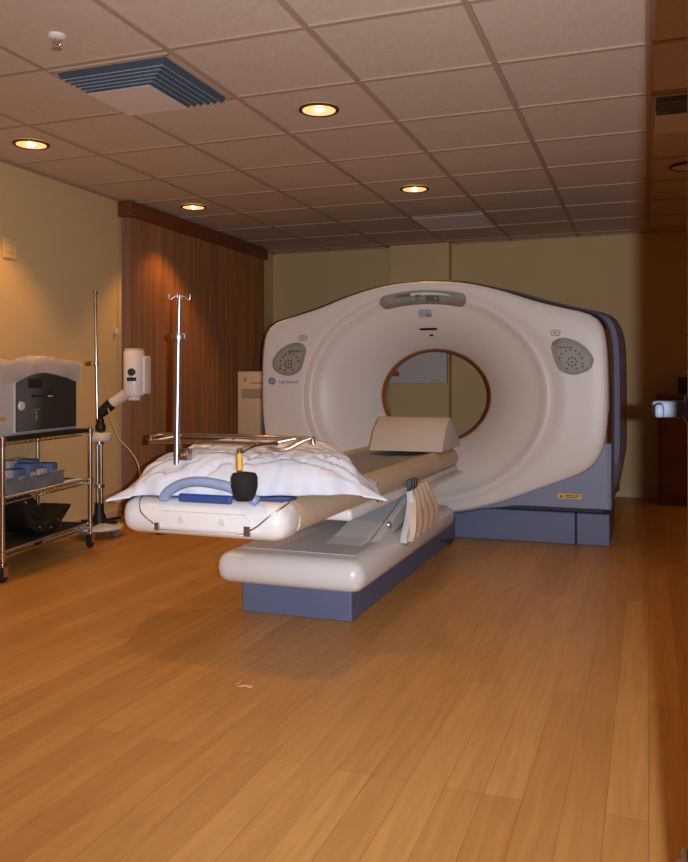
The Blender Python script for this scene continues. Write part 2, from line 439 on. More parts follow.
# ------------------------------------------------------------------ CT gantry
GX, GZ, GY, SQ = -1.425, .94, 5.45, .84
R0, RR = .399, .865
gan = thing('scanner_gantry', 'large white ring-shaped medical scanner with blue shell and dark base on the wood floor', 'medical scanner', (GX, 5.95, 0))
wh = [(0, .165), (.25, .185), (.5, .25), (.78, .36), (1.0, .45), (1.10, .52), (1.16, .63), (1.185, .80), (1.19, 1.0), (1.185, 1.2), (1.168, 1.35), (1.13, 1.43), (1.06, 1.475), (.95, 1.505), (.75, 1.56), (.5, 1.645), (.25, 1.702), (0, 1.72)]
def smooth_half(pts, n=6):
    return [(max(0, p.x), p.y) for p in spline([(a, b, 0) for a, b in pts], n)]
whs = smooth_half(wh)
outline = [(x, z) for x, z in whs] + [(-x, z) for x, z in whs[-2:0:-1]]
def ray_r(t):                                     # outline radius in the squashed polar frame
    dx, dz = math.cos(t), math.sin(t); best = 0
    P = [(x, (z - GZ) / SQ) for x, z in outline]
    for i in range(len(P)):
        (ax, az), (bx, bz) = P[i], P[(i + 1) % len(P)]
        ex, ez = bx - ax, bz - az
        det = dx * ez - dz * ex
        if abs(det) < 1e-12: continue
        s = (ax * ez - az * ex) / det; q = (ax * dz - az * dx) / det
        if s > 0 and -1e-6 <= q <= 1 + 1e-6: best = max(best, s)
    return best
def fdepth(r):
    if r >= RR: return 0.0
    s = (r - R0) / (RR - R0)
    if s < 0: return .35
    return .35 * (.32 * (1 - s) + .68 * (1 - s) ** 2.4) + .004 - .024 * math.exp(-((r - .815) / .036) ** 2)
def gsurf(x, z):
    return GY + fdepth(math.hypot(x - GX, (z - GZ) / SQ))
NA = 144
def polar(bm, ringf):                              # ringf(t) -> list of (r, y)
    rings = []
    for i in range(NA):
        t = 2 * PI * i / NA
        rings.append([bm.verts.new((GX + r * math.cos(t), y, GZ + r * math.sin(t) * SQ)) for r, y in ringf(t)])
    for i in range(NA):
        a, b = rings[i], rings[(i + 1) % NA]
        for k in range(len(a) - 1): bm.faces.new((a[k], a[k + 1], b[k + 1], b[k]))
def front(t):
    R = ray_r(t); out = [(R0 + .001, GY + .375)]
    for k in range(37):
        r = R0 + (RR - .004 - R0) * k / 36; out.append((r, GY + fdepth(r)))
    out.append((RR, GY + .002)); out.append((RR + .006, GY - .001))
    for k in range(1, 5):
        r = RR + .006 + (R - .028 - RR - .006) * k / 4; out.append((r, GY))
    out += [(R - .013, GY + .004), (R - .004, GY + .013), (R, GY + .03), (R, GY + .06)]
    return out
bm = B(); polar(bm, front); obj('front_cover', bm, M['white'], gan, smooth=35)
# blue shell around it
sh = [(1.198, .25), (1.198, .6), (1.199, .9), (1.195, 1.2), (1.178, 1.355), (1.138, 1.440), (1.065, 1.486), (.953, 1.516), (.753, 1.572), (.5, 1.657), (.25, 1.714), (0, 1.732)]
shs = smooth_half(sh)
shfull = shs + [(-x, z) for x, z in shs[-2::-1]]
secs = [(GY + .035, -.006, -.006), (GY + .06, .004, .003), (GY + .16, .012, .006), (GY + .24, .018, .006), (GY + .26, .05, .012), (GY + .42, .085, .02), (GY + .7, .085, .02), (GY + .86, .05, 0), (GY + .95, -.03, -.04)]
bm = B(); rows = []
for y, ex, ez in secs:
    row = []
    for x, z in shfull:
        f = abs(x) / 1.21
        taper = 1.0 if ex < .03 else min(1.0, max(0.0, (z - .25) / .35)) ** .6
        row.append(bm.verts.new((GX + x + math.copysign(ex * taper * f, x), y, z + ez * min(1, max(0, (z - .9) / .4)))))
    rows.append(row)
for i in range(len(rows) - 1):
    for k in range(len(rows[i]) - 1): bm.faces.new((rows[i][k], rows[i][k + 1], rows[i + 1][k + 1], rows[i + 1][k]))
obj('side_shell', bm, M['shellblue'], gan, smooth=40)
# blue skirt under the white cover
bm = B()
lowb = [(x, z) for x, z in whs if z < .66 and x < 1.2][:40]
top = [(-x, z) for x, z in lowb[::-1]] + lowb[1:]
def skz(x):
    a = abs(x); return .245 - .055 * max(0, 1 - (a / .62) ** 2)
cols = []
for x, z in top:
    f = abs(x) / 1.16
    xb = x * (1 + .04 * max(0, f - .6))
    zb = skz(xb); n = 4; cc = []
    for k in range(n + 1):
        q = k / n; cc.append(bm.verts.new((GX + x + (xb - x) * min(1, q * 1.5), GY + .022, z + (min(zb, z - .005) - z) * q)))
    cc.append(bm.verts.new((GX + xb, GY + .05, min(zb, z - .005) - .012))); cc.append(bm.verts.new((GX + xb, GY + .25, min(zb, z - .005) - .014)))
    cols.append(cc)
xe, ze = top[-1]
for s, at in ((-1, 0), (1, None)):                 # outer upright strips
    cc = []
    for k in range(5): cc.append(bm.verts.new((GX + s * 1.206, GY + .03, ze + (.245 - ze) * k / 4)))
    cc.append(bm.verts.new((GX + s * 1.206, GY + .05, .233))); cc.append(bm.verts.new((GX + s * 1.206, GY + .25, .231)))
    cols = [cc] + cols if at == 0 else cols + [cc]
for i in range(len(cols) - 1):
    for k in range(6): bm.faces.new((cols[i][k], cols[i][k + 1], cols[i + 1][k + 1], cols[i + 1][k]))
obj('front_skirt', bm, M['shellblue'], gan, smooth=35)
# bore and back
bm = B(); polar(bm, lambda t: [(R0 + .012, GY + .352), (R0 + .006, GY + .348), (R0 + .001, GY + .354), (R0, GY + .366)]); obj('bore_lip', bm, M['white'], gan, smooth=60)
bm = B(); polar(bm, lambda t: [(R0 - .001, GY + .364), (R0 - .010, GY + .370), (R0 - .017, GY + .384), (R0 - .018, GY + .39)]); obj('bore_groove', bm, M['boredark'], gan, smooth=60)
bm = B(); polar(bm, lambda t: [(R0 - .018, GY + .388), (R0 - .020, GY + .40), (R0 - .019, GY + .425), (R0 + .055, GY + .50)]); obj('bore_liner', bm, M['bore'], gan, smooth=60)
def rear(t):
    R = min(ray_r(t) - .03, 1.16)
    o = [(R0 + .05, GY + .49)]
    for k in range(1, 9):
        s = k / 8; o.append((R0 + .055 + (.80 - R0 - .055) * s, GY + .50 + .44 * (1 - (1 - s) ** 2)))
    o.append((max(R - .02, .82), GY + .95)); o.append((max(R, .84), GY + .948)); return o
bm = B(); polar(bm, rear); obj('rear_cover', bm, M['white'], gan, smooth=40)
# base
bm = B()
box(bm, GX - 1.19, GX + .985, GY + .075, GY + .90, 0, .205, .008, 2); box(bm, GX + .992, GX + 1.195, GY + .075, GY + .90, 0, .205, .008, 2)
obj('floor_base', bm, M['baseblue'], gan)
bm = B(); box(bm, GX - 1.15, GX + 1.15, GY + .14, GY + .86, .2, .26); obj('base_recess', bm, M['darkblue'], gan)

def onsurf(bm, pts, off, thick, yfun=gsurf, mi=0):   # a small plate that follows the cover
    cx = sum(p[0] for p in pts) / len(pts); cz = sum(p[1] for p in pts) / len(pts)
    rings = []
    for s, d in ((1.0, 0.0), (1.0, thick * .7), (.97, thick)):
        rings.append([bm.verts.new((cx + (x - cx) * s, yfun(cx + (x - cx) * s, cz + (z - cz) * s) - off - d, cz + (z - cz) * s)) for x, z in pts])
    n = len(pts)
    for i in range(2):
        for k in range(n): bm.faces.new((rings[i][k], rings[i][(k + 1) % n], rings[i + 1][(k + 1) % n], rings[i + 1][k])).material_index = mi
    inner = rings[-1]
    for s in (.66, .33):
        nr = [bm.verts.new((cx + (x - cx) * s, yfun(cx + (x - cx) * s, cz + (z - cz) * s) - off - thick, cz + (z - cz) * s)) for x, z in pts]
        for k in range(n): bm.faces.new((inner[k], inner[(k + 1) % n], nr[(k + 1) % n], nr[k])).material_index = mi
        inner = nr
    bm.faces.new(inner).material_index = mi
# control panels, mirror images of one another
drop = [(-140, 60), (-125, 105), (-65, 130), (20, 110), (90, 65), (135, 10), (148, -30), (130, -85), (80, -115), (15, -130), (-50, -115), (-95, -80), (-118, -20)]
dsp = [(p.x, p.y) for p in spline([(a, b, 0) for a, b in drop + drop[:1]], 5)][:-1]
K = .00090
for s in (-1, 1):
    px, pz = GX + s * .968, 1.203
    bm = B(); onsurf(bm, [(px + s * a * K, pz + b * K) for a, b in dsp], .0, .012); pn = obj('control_panel', bm, M['panel'], gan, smooth=40)
    bm = B(); onsurf(bm, [(px + s * (a * .82 + 6) * K, pz + (b * .82 - 4) * K) for a, b in dsp], .011, .003); obj('panel_face', bm, M['panel2'], pn, smooth=40)
    spots = [(5 + 30 * math.cos(q), -40 + 30 * math.sin(q)) for q in [k * PI / 4 for k in range(8)]] + [(5, -40)]
    spots += [(-5 + 80 * math.cos(q), -40 + 85 * math.sin(q)) for q in [math.radians(v) for v in (-8, 18, 42, 66, 90, 114, 138, 162)]]
    spots += [(-90 + 22 * i, 62) for i in range(5)] + [(-30, -88), (35, -88), (75, -75)]
    b0 = None
    for a, b in spots:
        if b0 is None:
            bm = B(); lathe(bm, [(0, -.004), (.0062, -.004), (.0068, 0)], (0, 0, 0), 'Y', 10); b0 = bb = obj('button', bm, M['button'], pn, True, smooth=40)
        else:
            bb = b0.copy(); COL.objects.link(bb)
        bb.location = Vector((px + s * a * K, GY - .0145, pz + b * K)) - ORG[pn.name]
    bm = B(); ix, iz = GX + s * .868, 1.352
    onsurf(bm, rrect(ix, iz, .066, .04, .0195), 0, .004); pi_ = obj('indicator', bm, M['pilline'], gan)
    bm = B(); onsurf(bm, rrect(ix, iz, .056, .031, .015), .0035, .002); onsurf(bm, rrect(ix, iz, .014, .012, .005), .005, .002, mi=1); obj('indicator_face', bm, [M['pill'], M['pilline']], pi_)
# curved display bar over the bore
arc = []
RC = 1.28; cz0 = 1.655 - RC
for k in range(25):
    a = math.radians(-12 + 24 * k / 24); arc.append((GX + RC * math.sin(a), cz0 + RC * math.cos(a)))
for k in range(1, 8):
    a = math.radians(12); t = PI / 2 - k * PI / 8
    arc.append((GX + (RC - .045) * math.sin(a) + .045 * math.cos(t), cz0 + (RC - .045) * math.cos(a) + .045 * math.sin(t)))
for k in range(25):
    a = math.radians(12 - 24 * k / 24); arc.append((GX + (RC - .09) * math.sin(a), cz0 + (RC - .09) * math.cos(a)))
for k in range(1, 8):
    a = math.radians(-12); t = -PI / 2 - k * PI / 8
    arc.append((GX + (RC - .045) * math.sin(a) + .045 * math.cos(t), cz0 + (RC - .045) * math.cos(a) + .045 * math.sin(t)))
def strip(bm, a0, a1, r0, r1, off, n=10, mi=0):
    lo, hi = [], []
    for k in range(n + 1):
        a = math.radians(a0 + (a1 - a0) * k / n)
        for L, r in ((lo, r0), (hi, r1)):
            x, z = GX + r * math.sin(a), cz0 + r * math.cos(a); L.append(bm.verts.new((x, gsurf(x, z) - off, z)))
    for k in range(n): bm.faces.new((lo[k], lo[k + 1], hi[k + 1], hi[k])).material_index = mi
# the bar body: outer edge loft along the arc, ends rounded by narrowing
bm = B()
prev = None
for k in range(49):
    q = -1 + 2 * k / 48; a = math.radians(14 * q)
    e = abs(q) * 14; hw = .045
    if e > 12: hw = .045 * math.sqrt(max(.01, 1 - ((e - 12) / 2.0) ** 2))
    cur = []
    for r, off in ((RC - .045 - hw, -.01), (RC - .045 - hw, .006), (RC - .045, .008), (RC - .045 + hw, .006), (RC - .045 + hw, -.01)):
        x, z = GX + r * math.sin(a), cz0 + r * math.cos(a); cur.append(bm.verts.new((x, gsurf(x, z) - off, z)))
    if prev:
        for j in range(4): bm.faces.new((prev[j], prev[j + 1], cur[j + 1], cur[j]))
    prev = cur
dsb = obj('display_bar', bm, M['panel'], gan, smooth=50)
for a in ((-8.6, -3.6, RC - .075, RC - .018, .0105), (-2.2, -.4, RC - .06, RC - .03, .0105, 4), (1.0, 5.4, RC - .075, RC - .035, .0105)):
    bm = B(); strip(bm, *a); obj('display_screen', bm, M['green'], dsb)
for a in (-10.4, -8.0, -3.4, -.9, 3.9, 6.3):
    bm = B(); strip(bm, a, a + .55, RC - .06, RC - .045, .0125, 2); obj('display_lamp', bm, M['screen'], dsb)
bm = B(); onsurf(bm, rrect(GX + .0, 1.505, .108, .066, .02), 0, .006); si = obj('status_screen', bm, M['ventwhite'], gan)
bm = B(); onsurf(bm, rrect(GX + .0, 1.506, .094, .053, .014), .005, .003); onsurf(bm, rrect(GX + .022, 1.495, .035, .022, .003), .008, .001, mi=1); obj('status_pane', bm, [M['screen'], M['panel']], si)
bm = B(); onsurf(bm, rrect(GX, 1.405, .125, .015, .007), -.002, .004); onsurf(bm, rrect(GX + .008, 1.365, .03, .012, .006), -.002, .004); obj('laser_slot', bm, M['black'], gan)
# emblem and lettering
ex, ez = GX - 1.107, 1.048
bm = B(); lathe(bm, [(0, .003), (.029, .003), (.031, 0)], (0, 0, 0), 'Y', 32)
bmesh.ops.scale(bm, vec=(1, -1, SQ * 1.05), verts=bm.verts[:]); bmesh.ops.translate(bm, verts=bm.verts[:], vec=(ex, GY, ez)); em = obj('emblem', bm, M['logo'], gan)
bm = B()
def ringflat(bm, r, th, a0=0, a1=360, cx=0, cz=0):
    n = 28; p = None
    for k in range(n + 1):
        a = math.radians(a0 + (a1 - a0) * k / n)
        c = [bm.verts.new((ex + cx + rr * math.cos(a), GY - .0036, ez + cz + rr * math.sin(a) * .88)) for rr in (r - th, r + th)]
        if p: bm.faces.new((p[0], p[1], c[1], c[0]))
        p = c
ringflat(bm, .0265, .001)
for k in range(4): ringflat(bm, .0052, .0009, 90 * k + 150, 90 * k + 330, .0205 * math.cos(PI / 2 * k), .0205 * math.sin(PI / 2 * k) * .88)
obj('emblem_line', bm, M['white'], em)
RX = Matrix.Rotation(PI / 2, 4, 'X')
text_mesh('GE', .024, Matrix.Translation((ex, GY - .0045, ez)) @ RX, M['white'], 'emblem_monogram', em, 'CENTER', .35)
text_mesh('LightSpeed', .034, Matrix.Translation((ex + .052, GY - .0012, ez - .006)) @ Matrix.Diagonal((1.0, 1, .9, 1)) @ RX, M['logo'], 'lettering', gan, 'LEFT', .1)
# yellow warning label on the skirt
lx, lz = GX + .953, .316
bm = B(); box(bm, lx - .073, lx + .073, GY + .0195, GY + .0225, lz - .016, lz + .016); wl = obj('warning_label', bm, M['yellow'], gan)
bm = B(); prism(bm, [(lx - .062, lz - .01), (lx - .036, lz - .01), (lx - .049, lz + .011)], GY + .0185, GY + .0196)
for i, (a, b) in enumerate(((-.025, .015), (.02, .035), (.04, .062))):
    box(bm, lx + a, lx + b, GY + .0185, GY + .0196, lz + .001, lz + .009)
box(bm, lx - .025, lx + .05, GY + .0185, GY + .0196, lz - .009, lz - .003)
obj('label_print', bm, M['cabwood'], wl)
bm = B(); prism(bm, [(lx + .062, .243), (lx + .094, .243), (lx + .078, .272)], GY + .0185, GY + .022); obj('green_mark', bm, M['lime'], gan)

# ------------------------------------------------------------------ patient table
TX = -1.45
tab = thing('patient_table', 'white and beige sliding patient table on a blue plinth before the scanner', 'patient table', (TX, 4.3, 0))
bm = B(); box(bm, -1.73, -1.205, 3.405, 5.47, 0, .15, .006, 2); obj('plinth', bm, M['baseblue'], tab)
bm = B(); box(bm, -1.155, -1.135, 5.0, 5.1, .05, .075, .004, 1); box(bm, -1.207, -1.15, 5.04, 5.06, .055, .07); obj('plinth_plug', bm, M['black'], tab)
# rounded white cover on the plinth
bm = B(); box(bm, -1.815, -1.12, 3.29, 5.10, .145, .285, .062, 6); obj('base_cover', bm, M['white2'], tab, smooth=50)
bm = B(); box(bm, -1.735, -1.19, 3.42, 5.02, .279, .2875, .004, 1); obj('top_panel', bm, M['greywhite'], tab)
# cradle body: constant section from the foot cap to the scanner
def cradle_section():
    return [(-.235, .592), (-.25, .612), (-.268, .622), (-.295, .612), (-.322, .588), (-.334, .562), (-.334, .535), (-.322, .517), (-.29, .508), (0, .506),
            (.29, .508), (.322, .517), (.334, .535), (.334, .562), (.322, .588), (.295, .612), (.268, .622), (.25, .612), (.235, .592), (.12, .583), (0, .58), (-.12, .583)]
bm = B(); pr = cradle_section(); rows = []
for y, s in ((2.695, 1), (3.4, 1), (4.2, 1), (5.0, 1), (5.26, 1), (5.32, .97), (5.345, .9)):
    rows.append([bm.verts.new((TX - .012 + .955 * x * (s if s < 1 else 1), y, .565 + (z - .565) * s)) for x, z in pr])
for i in range(len(rows) - 1):
    for k in range(len(pr)): bm.faces.new((rows[i][k], rows[i][(k + 1) % len(pr)], rows[i + 1][(k + 1) % len(pr)], rows[i + 1][k]))
bm.faces.new(rows[0]); bm.faces.new(rows[-1][::-1]); obj('cradle', bm, M['beige'], tab, smooth=40)
bm = B(); rows = []
mp = [(-.24, .601), (-.225, .606), (-.12, .596), (0, .592), (.12, .596), (.225, .606), (.24, .601), (.225, .59), (0, .578), (-.225, .59)]
for y in (2.78, 3.6, 4.4, 5.2, 5.30): rows.append([bm.verts.new((TX - .012 + .955 * x, y, z)) for x, z in mp])
for i in range(len(rows) - 1):
    for k in range(len(mp)): bm.faces.new((rows[i][k], rows[i][(k + 1) % len(mp)], rows[i + 1][(k + 1) % len(mp)], rows[i + 1][k]))
bm.faces.new(rows[0]); bm.faces.new(rows[-1][::-1]); obj('table_mat', bm, M['mat_grey'], tab, smooth=40)
# white foot cap
bm = B(); box(bm, TX - .350, TX + .306, 2.56, 2.735, .492, .622, .056, 6); cap = obj('foot_cap', bm, M['white2'], tab, smooth=50)
bm = B(); prism(bm, [(-1.66, .525), (-1.24, .525), (-1.255, .548), (-1.29, .585), (-1.61, .585), (-1.645, .548)], 2.552, 2.564, bev=.003); obj('cap_plate', bm, M['white2'], cap, smooth=40)
for x in (-1.535, -1.375):
    bm = B(); lathe(bm, [(0, -.006), (.011, -.005), (.0125, 0)], (x, 2.552, .556), 'Y', 16); obj('cap_button', bm, M['greywhite'], cap, smooth=40)
bm = B()
tube(bm, spline([(-1.73, 2.63, .627), (-1.725, 2.59, .614), (-1.70, 2.556, .575), (-1.64, 2.550, .535), (-1.625, 2.550, .528)], 6), .003, 8)
tube(bm, [(-1.625, 2.550, .528), (-1.625, 2.550, .519), (-1.275, 2.550, .519), (-1.275, 2.550, .53)], .003, 8)
tube(bm, spline([(-1.275, 2.550, .53), (-1.24, 2.550, .55), (-1.20, 2.555, .583), (-1.165, 2.58, .611), (-1.155, 2.63, .626)], 6), .003, 8)
box(bm, -1.64, -1.62, 2.546, 2.554, .514, .543, .002, 1); box(bm, -1.29, -1.265, 2.546, 2.554, .514, .548, .002, 1)
obj('cap_wire', bm, M['steel'], cap)
bm = B(); lathe(bm, [(0, .48), (.022, .48), (.024, .495), (.024, .512), (0, .512)], (-1.68, 2.66, 0), n=16); obj('cap_foot', bm, M['black'], cap, smooth=40)
bm = B(); box(bm, -1.735, -1.19, 2.635, 2.78, .606, .628, .006, 2); obj('blue_pad', bm, M['navy'], tab, smooth=50)
hpts = spline([(-1.625, 2.585, .624), (-1.60, 2.58, .650), (-1.545, 2.575, .678), (-1.47, 2.57, .690), (-1.37, 2.575, .678), (-1.30, 2.58, .652), (-1.255, 2.585, .628)], 6)
bm = B(); tube(bm, hpts, .021, 12, flat=(1.2, .85)); obj('pull_handle', bm, M['handle'], tab, smooth=True)
bm = B(); box(bm, -1.56, -1.35, 2.572, 2.59, .614, .645, .009, 3); obj('handle_grip_pad', bm, M['navy'], tab)
# carriage and lift below the cradle
bm = B(); box(bm, TX - .285, TX + .30, 3.25, 5.30, .462, .512, .016, 3); obj('carriage', bm, M['white2'], tab, smooth=50)
bm = B(); box(bm, TX - .31, TX + .325, 4.45, 5.33, .452, .47, .006, 2); obj('carriage_rail', bm, M['white2'], tab)
for x in (-1.70, -1.225):
    bm = B(); prism(bm, [(3.72, .29), (3.95, .286), (4.98, .43), (5.05, .47), (4.55, .47), (4.3, .44)], x, x + .035, 'YZ', bev=.004); obj('lift_arm', bm, M['white2'], tab)
bm = B(); prism(bm, [(4.25, .286), (5.0, .286), (5.0, .465), (4.75, .465)], -1.64, -1.26, 'YZ', bev=.01); obj('lift_cover', bm, M['greywhite'], tab)
bm = B(); prism(bm, [(3.62, .286), (3.78, .286), (4.0, .33), (3.97, .345), (3.75, .30)], -1.42, -1.24, 'YZ', bev=.004); obj('hinge_flap', bm, M['white2'], tab)
for y in (3.9, 4.45):
    bm = B(); lathe(bm, [(0, .012), (.016, .011), (.018, 0)], (-1.19, y, .345 if y < 4 else .42), 'X', 16); obj('pivot_cap', bm, M['steel'], tab, smooth=40)
# ribbed cream cover hanging beside the lift, with its black clip
bm = B(); rows = []
nu, nv = 40, 16
for j in range(nv + 1):
    v = j / nv; z = .512 - .245 * v
    y0 = 4.02 - .04 * v - .07 * v * v; y1 = 4.33 + .20 * v; xo = -1.118 + .02 * math.sin(v * PI) + .02 * v
    row = []
    for i in range(nu + 1):
        u = i / nu
        rib = .012 * (.5 + .5 * math.cos(u * 2 * PI * 4))
        row.append(bm.verts.new((xo + rib + .015 * (1 - u) * v, y0 + (y1 - y0) * u + .012 * math.sin(v * 9 + u * 3), z)))
    rows.append(row)
back = [[bm.verts.new((v.co.x - .035, v.co.y, v.co.z)) for v in r] for r in rows]
for j in range(nv):
    for i in range(nu):
        bm.faces.new((rows[j][i], rows[j][i + 1], rows[j + 1][i + 1], rows[j + 1][i])); bm.faces.new((back[j][i], back[j + 1][i], back[j + 1][i + 1], back[j][i + 1]))
    bm.faces.new((rows[j][0], rows[j + 1][0], back[j + 1][0], back[j][0])); bm.faces.new((rows[j][nu], back[j][nu], back[j + 1][nu], rows[j + 1][nu]))
for i in range(nu):
    bm.faces.new((rows[0][i], back[0][i], back[0][i + 1], rows[0][i + 1])); bm.faces.new((rows[nv][i], rows[nv][i + 1], back[nv][i + 1], back[nv][i]))
rc = obj('ribbed_side_cover', bm, M['strap'], tab, smooth=60)
bm = B(); prism(bm, [(p[0], p[1]) for p in [(4.005, .50), (4.01, .44), (3.965, .36), (3.90, .30), (3.892, .262), (3.93, .245), (4.0, .262), (4.02, .34), (4.035, .42), (4.035, .50)]], -1.13, -1.095, 'YZ', bev=.006); obj('cover_end', bm, M['greywhite'], rc, smooth=40)
bm = B()
for k in range(3): box(bm, -1.123, -1.098, 3.98 + k * .05, 4.015 + k * .05, .512, .556, .005, 2)
box(bm, -1.12, -1.105, 3.97, 4.13, .50, .518, .004, 1); obj('strap_clip', bm, M['button'], rc)
# wedge headrest at the scanner end
bm = B(); prism(bm, [(4.86, .6235), (4.95, .748), (5.055, .818), (5.10, .822), (5.36, .66), (5.36, .6235)], -1.608, -1.15, 'YZ', bev=.007)
tag(rebase(obj('wedge_headrest', bm, M['foamgrey'], smooth=40)), 'pale grey wedge headrest standing on the table end before the scanner opening', 'headrest')

# ------------------------------------------------------------------ rail frame, IV pole
ar = thing('arm_support_rail', 'polished metal arm support rail with black foam pad across the table foot', 'rail', (-1.45, 2.75, .64))
bm = B()
ry = 2.80
tube(bm, [(-1.785, ry - .05, 0.805), (-1.785, ry - .05, 0.831), (-1.78, ry, 0.835), (-1.42, ry, 0.835), (-1.14, ry, 0.835), (-1.136, ry - .0, 0.813)], .0085, 10)
tube(bm, spline([(-1.785, ry - .06, 0.808), (-1.70, ry - .055, 0.813), (-1.40, ry - .05, 0.813), (-1.30, ry - .05, 0.810), (-1.265, ry - .05, 0.795), (-1.225, ry - .04, 0.795), (-1.18, ry - .02, 0.819), (-1.145, ry, 0.835)], 8), .0085, 10)
tube(bm, [(-1.79, ry - .055, 0.811), (-1.68, ry, 0.835)], .006, 8)
tube(bm, [(-1.30, ry - .05, 0.811), (-1.20, ry, 0.833)], .006, 8)
obj('rail', bm, M['bronze'], ar, smooth=60)
px, py = -1.318, 2.575
bm = B(); tube(bm, spline([(px + .02, py - .03, .70), (px + .006, py - .012, .74), (px, py, .80), (px + .002, py + .01, 0.798), (px + .03, py + .05, 0.815), (px + .06, ry - .05, 0.815)], 6), .0085, 10); obj('drop_rod', bm, M['bronze'], ar, smooth=60)
bm = B(); tube(bm, [(px + .008, py - .014, .735), (px + .001, py - .002, .79)], .0108, 12); obj('tape_band', bm, M['tape'], ar, smooth=60)
bm = B(); lathe(bm, [(0, -.05), (.027, -.047), (.038, -.027), (.045, .0), (.045, .032), (.038, .045), (.012, .05), (0, .05)], (px + .042, py - .047, .686), n=20); obj('foam_pad', bm, M['blackfoam'], ar, smooth=60)
bm = B(); tube(bm, spline([(-1.63, 2.70, .648), (-1.63, 2.70, .76), (-1.632, 2.705, .80), (-1.65, 2.73, 0.798), (-1.66, ry - .055, 0.813)], 6), .0075, 10); obj('support_rod', bm, M['bronze'], ar, smooth=60)

iv = thing('intravenous_pole', 'thin steel drip pole with hooks clamped at the table foot', 'drip pole', (-1.643, 2.655, .73))
ix, iy = -1.615, 2.672
bm = B(); tube(bm, [(ix - .01, iy, .735), (ix - .002, iy, 1.20)], .0115, 14); obj('lower_tube', bm, M['steel'], iv, smooth=60)
bm = B(); tube(bm, [(ix - .002, iy, 1.195), (ix + .002, iy, 1.355)], .0075, 12); obj('upper_tube', bm, M['steel'], iv, smooth=60)
bm = B(); lathe(bm, [(0, -.012), (.02, -.012), (.022, 0), (.02, .012), (0, .012)], (ix - .002, iy, 1.205), n=16); box(bm, ix + .01, ix + .03, iy - .01, iy + .01, 1.195, 1.215, .003, 1); box(bm, ix - .032, ix - .012, iy - .006, iy + .006, 1.198, 1.212, .003, 1); obj('height_collar', bm, M['steel'], iv)
bm = B()
for q in range(4):
    a = math.radians(20 + 90 * q); c, s = math.cos(a), math.sin(a)
    tube(bm, spline([(ix + .002, iy, 1.352), (ix + .002 + .018 * c, iy + .018 * s, 1.35), (ix + .002 + .032 * c, iy + .032 * s, 1.338), (ix + .002 + .038 * c, iy + .038 * s, 1.344), (ix + .002 + .038 * c, iy + .038 * s, 1.36)], 5), .0024, 6)
obj('hooks', bm, M['steel'], iv)
bm = B(); box(bm, ix + .008, ix + .046, iy - .018, iy + .020, .752, .795, .006, 2); tube(bm, [(ix + .028, iy - .018, .773), (ix + .028, iy - .045, .773)], .007, 8); obj('clamp', bm, M['bronze'], iv, smooth=40)

# ------------------------------------------------------------------ pillows
def pillow(name, label, L, W, T, c, rz, m, seed, z0, sag=(0, 0), hem=.1):
    nu, nv = 110, 56
    bm = B(); top, bot = [], []
    body = 1 - 2 * hem / L
    for i in range(nu + 1):
        u = -1 + 2 * i / nu
        rt, rb = [], []
        for j in range(nv + 1):
            v = -1 + 2 * j / nv
            uu = min(1, abs(u) / body); flap = max(0, abs(u) - body) / (1 - body)
            vs = math.copysign(1 - (1 - abs(v)) ** 1.6, v)
            pin = 1 - .09 * max(0, 1 - uu ** 4) * 0 - .10 * uu ** 6 + .10 * flap
            x = u * L / 2 * (1 - .03 * (1 - v * v)); y = vs * W / 2 * pin
            prof = max(0, 1 - uu ** 4.5) ** .6
            e = max(0, 1 - abs(vs) ** 2.5) ** .5
            t = T * prof * e
            mid = T * .34 * (1 - .97 * abs(vs) ** 4) + .006
            n1 = noise.noise(Vector((u * 2.0 + seed, vs * 2.2, seed))); n2 = noise.noise(Vector((u * 4.5 + seed, vs * 3.0 - u * 1.5, seed + 3)))
            w = u * 1.2 + vs * .5 + .25 * n1
            rid = abs(noise.noise(Vector((w * 2.4 + seed, vs * 4.2 - u * .8, 7.1))))
            rid2 = abs(noise.noise(Vector((u * 5.5 - vs * 2, vs * 3 + seed, 2.7))))
            a = min(1, t / (T * .45))
            z = .64 * t + a * (.012 * n1 + .006 * n2 - .016 * max(0, .14 - rid) / .14 - .008 * max(0, .10 - rid2) / .10)
            endw = max(0, uu - .62) / .38 * (1 - flap)
            gath = math.sin(vs * 15 + 3 * n1 + seed)
            z += .010 * gath * endw * (.3 + e)
            y += .010 * math.sin(u * 26 + seed) * abs(vs) ** 6 * (1 - flap)
            lift = sag[0 if u < 0 else 1] * max(0, abs(u) - .66) ** 1.3
            zz = mid * (1 - .95 * flap) + flap * .012 * math.sin(vs * 7 + seed) - lift
            rt.append(bm.verts.new((x, y, zz + max(z, 0) + .004 * (1 - abs(v) ** 8))))
            rb.append(bm.verts.new((x, y, max(zz - .36 * t, 0 - lift * 1.2) if flap == 0 else zz - .005 - .004 * (1 - abs(v) ** 8))))
        top.append(rt); bot.append(rb)
    for i in range(nu):
        for j in range(nv):
            bm.faces.new((top[i][j], top[i + 1][j], top[i + 1][j + 1], top[i][j + 1])); bm.faces.new((bot[i][j], bot[i][j + 1], bot[i + 1][j + 1], bot[i + 1][j]))
    for i in range(nu):
        for j in (0, nv): bm.faces.new((top[i][j], bot[i][j], bot[i + 1][j], top[i + 1][j]))
    for j in range(nv):
        for i in (0, nu): bm.faces.new((top[i][j], top[i][j + 1], bot[i][j + 1], bot[i][j]))
    bmesh.ops.remove_doubles(bm, verts=bm.verts[:], dist=.0004)
    o = obj(name, bm, m, smooth=True); o.location = (c[0], c[1], z0); o.rotation_euler = (0, 0, rz); ORG[o.name] = Vector(o.location)
    return tag(o, label, 'pillow', 'pillows on the patient table')
pc = cam3(253, 0, 3.225)
